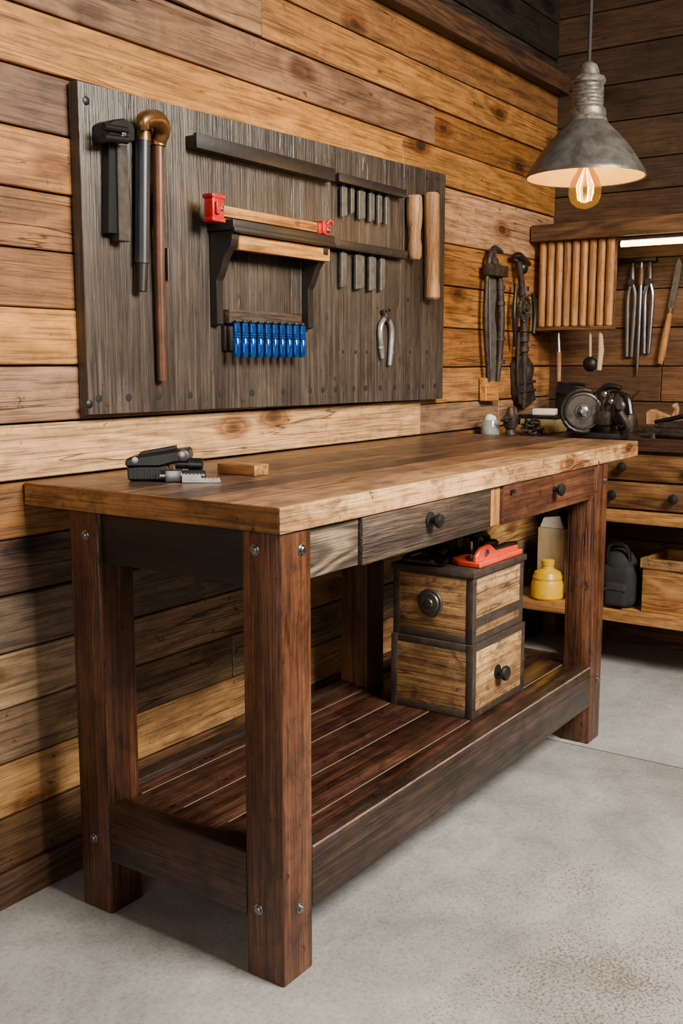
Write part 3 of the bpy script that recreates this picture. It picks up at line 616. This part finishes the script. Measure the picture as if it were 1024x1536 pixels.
g = G(); g.box(3.65, XF-.02, .45, WY-.02, .195, .235, .003); obj('lower_shelf', g, M_GOLDY, b2)
for x, y in ((3.66, 1.385), (3.66, .46), (XF-.075, 1.68), (XF-.075, .46), (3.32, 1.68)):
    g = G(); g.box(x, x+.055, y, y+.055, 0, WZ-.0455, .003); obj('leg', g, M_CABY, b2)
LS = .2355
def at(u, v, z=LS): return on_z(u, v, z)
x, y = at(820, 897); t = thing('jug', 'yellow plastic jug on the lower shelf behind the right bench leg', 'jug', (x, y, LS))
g = G(); g.lathe([(0, 0), (.055, 0), (.062, .008), (.062, .06), (.056, .075), (.058, .085), (.05, .105), (.024, .118), (.022, .132), (0, .132)], T(x, y, LS), 28); obj('body', g, M_YELLOW, t)
g = G(); g.lathe([(.025, .1325), (.026, .15), (.02, .153), (0, .153)], T(x, y, LS), 20); obj('cap', g, M_YELLOW, t)
X, Y = x+.13, min(y+.03, 1.68); t = thing('carton', 'pale upright carton behind the yellow jug', 'carton', (X, Y, LS))
g = G(); g.box(X-.04, X+.04, Y-.055, Y+.055, LS, LS+.26, .003); obj('body', g, M_CREAM, t)
g = G(); g.prism([(Y-.05, LS+.2605), (Y+.05, LS+.2605), (Y+.035, LS+.30), (Y-.03, LS+.31)], 'yz', X-.035, X-.02, .002); obj('flap', g, M_WHITE, t)
X, Y = x+.15, y-.10; t = thing('bottle', 'white capped bottle standing right of the pale carton', 'bottle', (X, Y, LS))
g = G(); g.lathe([(0, 0), (.03, 0), (.034, .006), (.034, .2), (.028, .225), (.014, .245), (.014, .262), (0, .262)], T(X, Y, LS), 20); obj('body', g, M_CREAM, t)
g = G(); g.lathe([(.016, .2625), (.016, .29), (.012, .295), (0, .295)], T(X, Y, LS), 16); obj('cap', g, M_WHITE, t)
x, y = at(930, 908); t = thing('tool_bag', 'black cloth tool bag beside the wooden crate on the lower shelf', 'bag', (x, y, LS))
g = G(); g.box(x-.06, x+.06, y-.064, y+.064, LS, LS+.17, .035, 5); g.ball((x, y+.005, LS+.16), .058, (1, 1.05, 1.05)); g.box(x-.082, x-.05, y-.048, y+.04, LS+.01, LS+.10, .016, 4); obj('body', g, M_FABRIC, t)
g = G(); g.tube([(x-.03, y-.04, LS+.18), (x-.045, y-.03, LS+.235), (x-.045, y+.03, LS+.24), (x-.03, y+.045, LS+.185)], .008, 8, sm=4); obj('handle', g, M_BLACK, t)
g = G(); g.tube([(x-.082, y-.045, LS+.075), (x-.0835, y, LS+.08), (x-.082, y+.036, LS+.075)], .004, 8); obj('zip', g, M_DSTEEL, t)
x, y = at(961, 917); t = thing('crate', 'open wooden crate at the right end of the lower shelf', 'crate', (x+.13, y-.17, LS)); x1, y0 = x+.26, y-.34
g = G(); g.box(x, x1, y0, y, LS, LS+.012, .001); g.box(x, x+.014, y0, y, LS+.0125, LS+.2, .002); g.box(x1-.014, x1, y0, y, LS+.0125, LS+.2, .002)
g.box(x+.0145, x1-.0145, y-.014, y, LS+.0125, LS+.2, .002); g.box(x+.0145, x1-.0145, y0, y0+.014, LS+.0125, LS+.2, .002); obj('body', g, M_GOLDY, t)
g = G(); g.box(x-.008, x-.0005, y0, y+.004, LS+.165, LS+.2, .002); g.box(x-.008, x+.05, y+.0005, y+.008, LS+.165, LS+.2, .002); obj('rim', g, M_BOXY, t)
t0 = WZ+.0005
x, y = on_z(735, 656, WZ); t = thing('glass_jar', 'small glass jar with white cloth by the wall at the bench end', 'jar', (x, y, t0))
g = G(); g.lathe([(0, 0), (.03, 0), (.034, .005), (.034, .052), (.029, .06), (.029, .066), (.0265, .066), (.0265, .058), (.031, .05), (.031, .008), (0, .006)], T(x, y, t0), 24); obj('body', g, M_GLASS, t)
g = G(); g.ball((x, y, t0+.028), .026, (1, 1, .75)); g.ball((x-.004, y+.002, t0+.06), .02, (1, 1, 1.25)); g.ball((x+.008, y-.004, t0+.066), .014); obj('cloth', g, M_WHITE, t)
x, y = 3.80, 1.665; t = thing('stone_block', 'rough tan stone block lying on the far worktop by the corner', 'stone', (x, y, t0))
g = G(); g.box(x-.05, x+.05, y-.085, y+.075, t0, t0+.055, .008, 3); obj('block', g, M_STONE, t)
g = G(); g.box(x-.055, x+.055, y-.09, y+.08, t0+.0555, t0+.066, .002); obj('cover', g, M_IRON, t)
g = G(); g.box(-.03, .03, -.045, .045, 0, .024, .004, 3, T(x, y-.01, t0+.0665) @ RZ(14)); solo('folded_cloth', g, M_WHITE, 'folded white cloth on top of the stone block', 'cloth')
g = G(); g.box(3.685, 3.725, 1.585, 1.735, t0, t0+.03, .003); solo('wood_offcut', g, M_BOXY, 'short wooden offcut lying between the chain heap and the stone block', 'wood block')
x, y = 3.60, 1.62; t = thing('chain_pile', 'small heap of rusty chain on the far worktop beside the wooden offcut', 'chain', (x, y, t0))
for k in range(14):
    a = k*2.4; r = .012+.0022*k
    g = G(); g.ring(T(x+r*math.cos(a), y+r*math.sin(a), t0+.010+.0035*(13-k)) @ RZ(37*k) @ RX(35 if k % 2 else -30), .016, .011, .0042); obj('link', g, M_RUST, t)
g = G(); g.lathe([(.03, 0), (.042, .001), (.042, .004), (.02, .01), (0, .012)], T(x, y, t0), 16); obj('weight', g, M_RUST, t)
x, y = on_z(765, 657, WZ); t = thing('vise', 'dark iron vise body beside the glass jar near the wall', 'vise', (x, y, t0))
g = G(); g.box(x-.03, x+.03, y-.025, y+.025, t0, t0+.012, .003); g.lathe([(.02, .0125), (.016, .03), (.026, .045), (.028, .075), (.018, .085), (.012, .11), (0, .113)], T(x, y, t0), 18); obj('body', g, M_RUST, t)
g = G(); g.tube([(x-.05, y-.01, t0+.07), (x+.04, y+.003, t0+.064)], .009, 10); obj('screw_bar', g, M_DSTEEL, t)
g = G(); g.tube([(x-.048, y-.03, t0+.075), (x-.048, y+.015, t0+.065)], .005, 8); obj('handle', g, M_DSTEEL, t)
# bulky bench grinder
x, y = on_z(895, 657, WZ); t = thing('bench_grinder', 'dark bulky bench grinder with round grey wheel on the far worktop', 'grinder', (x, y, t0))
g = G(); g.box(x-.055, x+.055, y-.10, y+.075, t0, t0+.022, .005); g.box(x-.035, x+.035, y-.06, y+.05, t0+.02, t0+.055, .008); obj('base', g, M_IRON, t)
Mm = T(x, y-.02, t0+.105) @ RX(90)
pr = [(0, -.085), (.03, -.085), (.048, -.075)]
for k in range(7): h = -.065+.02*k; pr += [(.060, h), (.060, h+.010), (.053, h+.012), (.053, h+.018)]
pr += [(.05, .078), (.03, .088), (0, .088)]
g = G(); g.lathe(pr, Mm, 28); g.box(x-.075, x-.04, y-.07, y-.02, t0+.05, t0+.10, .006); obj('motor', g, M_RUST, t)
Mw = T(x-.066, y+.03, t0+.098) @ RZ(25) @ RY(-90)
g = G(); g.lathe([(0, -.012), (.064, -.012), (.066, -.008), (.066, .010), (.060, .013), (.056, .009), (.03, .009), (.028, .012), (0, .012)], Mw, 36); w_ = obj('wheel', g, M_DSTEEL, t)
g = G(); g.lathe([(.020, .0122), (.018, .022), (.01, .026), (.01, .034), (0, .035)], Mw, 18); obj('hub', g, M_STEEL, w_)
g = G()
for k in range(11):
    a0, a1 = math.radians(-20+k*20), math.radians(k*20)
    g.tube([Mw @ Vector((.074*math.cos(a0), .074*math.sin(a0), 0)), Mw @ Vector((.074*math.cos(a1), .074*math.sin(a1), 0))], .009, 8)
obj('wheel_guard', g, M_IRON, t)
g = G(); g.tube([(x-.02, y-.1, t0+.03), (x-.05, y-.13, t0+.05), (x-.07, y-.105, t0+.10)], .012, 10, sm=4); obj('tool_rest', g, M_DSTEEL, t)
g = G(); g.tube([(x, y-.05, t0+.16), (x-.02, y-.11, t0+.15), (x-.03, y-.13, t0+.09)], .012, 10, sm=4); g.tube([(x-.02, y+.0, t0+.155), (x-.02, y-.04, t0+.185), (x-.02, y-.09, t0+.18)], [.01, .013, .009], 10, sm=4); obj('arm', g, M_BLACK, t)
g = G(); g.lathe([(.018, 0), (.018, .012), (.012, .016), (0, .016)], T(x-.06, y-.105, t0+.12) @ RY(-90), 18); obj('clamp_knob', g, M_DSTEEL, t)
for k, (dy, dz, r) in enumerate(((-.03, .075, .012), (-.07, .135, .010), (-.045, .16, .011))):
    g = G(); g.lathe([(r, 0), (r, .008), (r*.6, .012), (0, .012)], T(x-.062, y+dy, t0+dz) @ RY(-90), 14); obj('bolt', g, M_STEEL, t)
x, y = 3.95, 1.60; t = thing('drill_case', 'black box shaped case behind the grinder near the corner', 'case', (x, y, t0))
g = G(); g.box(x-.045, x+.045, y-.075, y+.06, t0, t0+.155, .008, 3); g.prism([(y-.08, t0+.12), (y+.055, t0+.15), (y+.045, t0+.195), (y-.08, t0+.16)], 'yz', x-.055, x-.046, .002); obj('body', g, M_BLACK, t)
g = G(); g.tube([(x, y-.05, t0+.15), (x, y-.045, t0+.18), (x, y+.03, t0+.18), (x, y+.035, t0+.15)], .007, 8, sm=4); obj('handle', g, M_IRON, t)
x, y = 3.98, 1.385; t = thing('oil_can', 'small rusty oil can with bent spout right behind the grinder', 'oil can', (x, y, t0))
g = G(); g.lathe([(0, 0), (.036, 0), (.038, .006), (.036, .05), (.022, .085), (.009, .10), (0, .101)], T(x, y, t0), 20); obj('body', g, M_RUST, t)
g = G(); g.tube([(x, y, t0+.095), (x-.01, y-.015, t0+.13), (x-.02, y-.05, t0+.165)], [.007, .005, .003], 8, sm=4); obj('spout', g, M_BRASS, t)
x, y = 3.93, 1.18; t = thing('tool_tray', 'low dark iron tool tray at the right end of the far worktop', 'tray', (x, y, t0))
g = G(); g.box(x-.13, x+.12, y-.22, y+.09, t0, t0+.03, .004); g.prism([(y-.2, t0+.03), (y+.05, t0+.03), (y+.03, t0+.05), (y-.2, t0+.075)], 'yz', x-.12, x-.03, .003); obj('body', g, M_RUST, t)
g = G(); g.tube([(x-.10, y+.05, t0+.05), (x-.11, y-.16, t0+.10)], [.008, .012], 10); obj('handle', g, M_BLACK, t)
x, y = 3.725, 1.20; t = thing('combination_pliers', 'dark pliers lying open on the front of the far worktop before the tray', 'pliers', (x, y, t0))
g = G(); g.tube([(x, y, t0+.008), (x-.02, y-.06, t0+.009), (x-.025, y-.13, t0+.008)], [.007, .008, .007], 10, sm=4); obj('handle', g, M_BLACK, t)
g = G(); g.tube([(x, y, t0+.008), (x+.025, y-.06, t0+.009), (x+.03, y-.125, t0+.008)], [.007, .008, .007], 10, sm=4); obj('handle', g, M_BLACK, t)
g = G(); g.lathe([(.014, 0), (.014, .014), (.008, .017), (0, .017)], T(x, y, t0), 16); g.tube([(x, y+.006, t0+.008), (x+.002, y+.05, t0+.007)], [.012, .005], 10); obj('jaws', g, M_DSTEEL, t)
px_, py_ = 3.97, 1.235; pz_ = t0+.0305
t = thing('hand_plane', 'light wooden hand plane with rounded grip lying on the tool tray', 'hand plane', (px_, py_, pz_))
g = G(); g.prism([(py_+.07, pz_), (py_-.075, pz_), (py_-.078, pz_+.032), (py_-.03, pz_+.036), (py_+.02, pz_+.05), (py_+.05, pz_+.062), (py_+.072, pz_+.05)], 'yz', px_-.025, px_+.025, .005); obj('body', g, M_PALEZ, t)
g = G(); g.tube([(px_, py_-.03, pz_+.034), (px_, py_-.04, pz_+.06), (px_, py_-.03, pz_+.08)], [.013, .011, .015], 12, sm=4); obj('grip', g, M_PALEZ, t)

# ------------------------------------------------------------------ tools on the left wall past the board
def wp(u, v, off): x, z = on_y(u, v, WY-off); return (x, WY-off, z)
t = thing('long_saw', 'long black sheathed saw hanging on the plank wall right of the board', 'saw', wp(738, 600, 0))
g = G(); g.tube([wp(731, 400, .03), wp(728, 480, .03), wp(733, 572, .03)], [.008, .012, .008], 10, sm=4); obj('frame', g, M_RUST, t)
g = G(); g.tube([wp(748, 395, .026), wp(750, 440, .026), wp(751, 480, .026), wp(749, 530, .026), wp(746, 572, .026)], [.008, .014, .016, .013, .008], 12, sm=4)
for v in (428, 452, 505, 540): g.tube([wp(750, v, .026), wp(750, v+6, .026)], .0185, 12)
obj('sheath', g, M_RUST, t)
g = G(); g.prism([on_y(u, v, WY-.02) for u, v in ((734, 415), (744, 415), (745, 440), (742, 470), (745, 500), (744, 572), (736, 576))], 'xz', WY-.02, WY-.002, .002); obj('blade', g, M_BLADE, t)
g = G(); g.tube([wp(733, 402, .03), wp(734, 386, .03), wp(741, 372, .03), wp(752, 378, .03)], [.012, .011, .010, .008], 10, sm=5); g.ball(wp(741, 392, .028), .022, (1, .7, .8)); g.ball(wp(746, 408, .028), .020, (1, .7, 1.2)); g.box(*[f for a, b in zip(wp(735, 412, .05), wp(752, 400, .02)) for f in sorted((a, b))], .003); obj('head', g, M_RUST, t)
g = G(); g.lathe([(.012, -.004), (.012, .004), (.007, .007), (0, .007)], T(*wp(742, 394, .048)) @ RX(90), 14); obj('bolt', g, M_DSTEEL, t)
g = G(); g.prism([on_y(u, v, WY-.03) for u, v in ((729, 566), (748, 574), (748, 602), (729, 602))], 'xz', WY-.03, WY-E, .003); obj('foot_block', g, M_GOLDX, t)
t = thing('hand_drill', 'old rusty iron hand drill with gear wheel hanging beside the long saw', 'hand drill', wp(787, 612, 0))
g = G(); g.tube([wp(778, 392, .035), wp(783, 440, .035), wp(786, 520, .035), wp(785, 612, .03)], [.012, .013, .015, .009], 12, sm=4)
for v in (430, 490, 505, 520): g.tube([wp(785, v, .035), wp(785, v+7, .035)], .0215, 12)
obj('shaft', g, M_RUST, t)
g = G(); x, y, z = wp(787, 462, .06); Mg = T(x, y, z) @ RX(90); g.lathe([(0, -.006), (.020, -.006), (.020, .004), (.014, .006), (.012, .018), (0, .018)], Mg, 22)
g.ring(Mg, .042, .042, .006, 24, 8)
for k in range(18): a = k*PI/9; g.box(-.004, .004, -.004, .004, -.005, .005, .001, 1, Mg @ RZ(math.degrees(a)) @ T(.049, 0, 0))
for k in range(4): g.box(.015, .042, -.004, .004, -.004, .004, .001, 1, Mg @ RZ(90*k+20))
obj('gear_wheel', g, M_DSTEEL, t)
g = G(); g.tube([wp(769, 385, .03), wp(778, 384, .035), wp(793, 396, .03)], [.008, .015, .010], 12, sm=4); g.ball(wp(784, 402, .035), .025, (1, .8, 1)); obj('handle', g, M_BLACK, t)
g = G(); g.tube([wp(799, 440, .03), wp(802, 470, .03), wp(800, 500, .03)], [.008, .012, .008], 10, sm=3); obj('side_handle', g, M_IRON, t)
g = G(); g.tube([wp(774, 425, .03), wp(771, 470, .035), wp(773, 520, .03)], [.006, .010, .007], 10, sm=4); obj('crank', g, M_IRON, t)
g = G(); g.prism([on_y(u, v, WY-.03) for u, v in ((776, 545), (781, 534), (790, 530), (796, 540), (802, 548), (799, 570), (804, 600), (790, 612), (781, 606), (777, 590))], 'xz', WY-.03, WY+.001, .003); g.ball(wp(790, 560, .035), .024, (1, .7, 1.4)); g.tube([wp(778, 500, .03), wp(776, 560, .03), wp(779, 605, .03)], .006, 8, sm=3)
for v in (575, 588): g.tube([wp(779, v, .034), wp(802, v-3, .034)], .006, 8)
obj('chuck_housing', g, M_RUST, t)

# ------------------------------------------------------------------ shelf beam, dowel rack, tube light and hanging tools at the far wall
g = G(); g.box(3.86, XF-.001, .6, WY-.002, 1.612, 1.676, .004); solo('beam_shelf', g, M_DIM, 'thick brown shelf beam fixed across the far wall above the tools', 'shelf')
t = thing('dowel_rack', 'hanging rack of upright wooden dowels under the shelf beam', 'rack', (3.93, 1.588, 1.277))
RX0 = 3.905; ya, yb = 1.742, 1.434
g = G(); g.box(RX0+.017, RX0+.03, yb, ya, 1.285, 1.6115, .002); obj('backing', g, M_CABY, t)
g = G(); g.box(RX0-.018, RX0+.03, yb-.004, ya+.003, 1.270, 1.284, .002); obj('lower_rail', g, M_CABY, t)
n = 9; dy = (ya-yb)/n; d0 = None
for k in range(n):
    y = ya-dy*(k+.5); lab = 'upright wooden dowel in the hanging rack, %s from the corner' % ORD[k]
    if d0 is None:
        g = G(); g.lathe([(0, 1.2845), (.0125, 1.2845), (.0155, 1.288), (.0155, 1.607), (.0125, 1.6105), (0, 1.6105)], T(RX0, y, 0), 16)
        d0 = solo('dowel', g, M_GOLDZ, lab, 'dowel', 'dowels in the hanging rack')
    else:
        o = d0.copy(); col.objects.link(o); o.location.y = y; o['label'] = lab
def xp(u, v, x): y, z = on_x(u, v, x); return (x, y, z)
t = thing('paring_chisel', 'slim chisel with pale handle hanging under the dowel rack, nearest the corner', 'chisel', xp(838, 570, 3.92))
g = G(); g.tube([xp(838, 528, 3.92), xp(838, 572, 3.92)], [.009, .008], 10); obj('handle', g, M_PALEZ, t)
g = G(); g.tube([(3.92, on_x(837, 500, 3.92)[0], 1.2695), xp(838, 528, 3.92)], [.005, .008], 10); obj('blade', g, M_STEEL, t)
t = thing('brush', 'pale worn brush hanging under the right end of the dowel rack', 'brush', xp(899, 555, 3.92))
g = G(); g.tube([(3.92, on_x(900, 500, 3.92)[0], 1.2695), xp(901, 525, 3.92), xp(898, 555, 3.92)], [.008, .012, .010], 10); obj('handle', g, M_CREAM, t)
t = thing('plumb_bob', 'round dark plumb bob hanging on a cord under the dowel rack', 'plumb bob', xp(885, 560, 3.92))
g = G(); g.ball(xp(885, 546, 3.92), .03, (.8, 1, 1)); obj('bob', g, M_IRON, t)
g = G(); g.tube([(3.92, on_x(885, 500, 3.92)[0], 1.2695), xp(885, 536, 3.92)], .005, 8); obj('cord', g, M_CREAM, t)
y0 = on_x(932, 358, 3.9)[0]
t = thing('tube_light', 'glowing tube light fixed under the shelf beam at right', 'light', (3.9, (.75+y0)/2, 1.575))
g = G(); g.box(3.885, 3.925, .75, y0+.01, 1.597, 1.6115, .002); g.box(3.92, XF+.001, 1.1, 1.14, 1.6, 1.6112, .001); g.box(3.92, XF+.001, .8, .84, 1.6, 1.6112, .001); obj('housing', g, M_DSTEEL, t)
g = G(); g.tube([(3.9, .76, 1.586), (3.9, y0, 1.586)], .0105, 12); obj('tube', g, M_TUBE, t)
FX = XF-.013
yA, zA = on_x(930, 392, FX); yB, _ = on_x(985, 392, FX)
t = thing('hook_rail', 'thin iron hook rail on the far wall carrying the long steel tools', 'rail', (FX, (yA+yB)/2, zA))
g = G(); g.box(FX-.012, XF+.001, yB, yA, zA-.008, zA+.008, .002); obj('bar', g, M_IRON, t)
def pliers(u, v, label, hm):
    y, z1 = on_x(u, v, FX); zt = zA-.0085; zj = zt-.075
    t = thing('long_pliers', label, 'pliers', (FX, y, z1), 'steel tools on the far hook rail')
    g = G(); g.tube([(FX, y, zt), (FX, y, zt-.03), (FX, y, zj)], [.006, .011, .0135], 10); g.lathe([(.0135, -.0135), (.0135, .0138), (0, .0138)], T(FX, y, zj) @ RY(90), 16); obj('jaws', g, M_DSTEEL, t)
    for s in (-1, 1):
        g = G(); g.tube([(FX, y+s*.004, zj-.008), (FX, y+s*.014, zj-.05), (FX, y+s*.013, (zj+z1)/2), (FX, y+s*.009, z1)], [.007, .008, .0085, .007], 10, sm=4); obj('handle', g, hm, t)
pliers(943, 535, 'long dark pliers hanging on the far hook rail, nearest the dowel rack', M_BLADE)
pliers(969, 530, 'long bright steel pliers hanging on the far hook rail, farther from the dowel rack', M_STEEL)
y, z1 = on_x(955, 562, FX); zt = zA-.0085
t = thing('long_punch', 'long steel punch with brown grip hanging between the two pliers', 'punch', (FX, y, z1), 'steel tools on the far hook rail')
g = G(); g.tube([(FX, y, zt), (FX, y, zt-.1), (FX, y, z1+.06), (FX, y, z1)], [.007, .009, .008, .003], 10); obj('shank', g, M_STEEL, t)
g = G(); g.tube([(FX, y, zt-.02), (FX, y, zt-.085)], .0145, 12); obj('grip', g, M_COPPER, t)
t = thing('wood_rasp', 'wooden handled rasp with dark blade leaning on the far wall at the right edge', 'rasp', xp(989, 545, FX))
g = G(); g.tube([xp(989, 545, FX), xp(992, 532, FX), xp(997, 505, FX), xp(1004, 470, FX)], [.011, .0140, .0142, .010], 12, sm=4); obj('handle', g, M_GOLDZ, t)
g = G(); g.tube([xp(1004, 470, FX), xp(1005, 462, FX)], .0115, 12); obj('ferrule', g, M_BRASS, t)
g = G(); g.prism([on_x(u, v, FX) for u, v in ((1001, 463), (1009, 464), (1024, 395), (1019, 385), (1014, 394))], 'yz', FX-.006, XF+.001, .002); obj('blade', g, M_BLADE, t)

# ------------------------------------------------------------------ camera and light
cam = bpy.data.cameras.new('camera'); co = bpy.data.objects.new('camera', cam); col.objects.link(co)
cam.sensor_fit = 'VERTICAL'; cam.sensor_height = 36; cam.sensor_width = 24; cam.lens = FPX*36/1536; cam.clip_start = .05
Fh = Vector((cp, sp, 0)); fw = Fh*ct-Vector((0, 0, st)); rt = Vector((sp, -cp, 0)); up = rt.cross(fw)
co.matrix_world = Matrix(((rt.x, up.x, -fw.x, 0), (rt.y, up.y, -fw.y, 0), (rt.z, up.z, -fw.z, HC), (0, 0, 0, 1)))
scn.camera = co
def area(name, loc, tgt, size, e, c, spread=180):
    l = bpy.data.lights.new(name, 'AREA'); l.shape = 'RECTANGLE'; l.size = size[0]; l.size_y = size[1]; l.energy = e; l.color = c
    l.spread = math.radians(spread)
    o = bpy.data.objects.new(name, l); col.objects.link(o); o.location = loc
    o.rotation_euler = (Vector(tgt)-Vector(loc)).to_track_quat('-Z', 'Y').to_euler(); return o
area('key_light', (1.8, -1.0, 2.5), (2.2, 1.3, .75), (1.2, .9), 140, (1, .92, .79), 115)
area('fill_light', (-1.3, .2, 1.4), (1.8, 1.5, .5), (1.7, 1.7), 34, (1, .93, .83))
area('corner_light', (3.0, -.6, 2.2), (4.0, 1.2, .7), (.8, .6), 6, (1, .80, .55))
pl = bpy.data.lights.new('bulb_light', 'POINT'); pl.energy = 12; pl.color = (1, .76, .44); pl.shadow_soft_size = .03
po = bpy.data.objects.new('bulb_light', pl); col.objects.link(po); po.location = (LXp, LYp, 1.612)
w = bpy.data.worlds.new('world'); scn.world = w; w.use_nodes = True
w.node_tree.nodes['Background'].inputs[0].default_value = (.95, .88, .8, 1); w.node_tree.nodes['Background'].inputs[1].default_value = .08
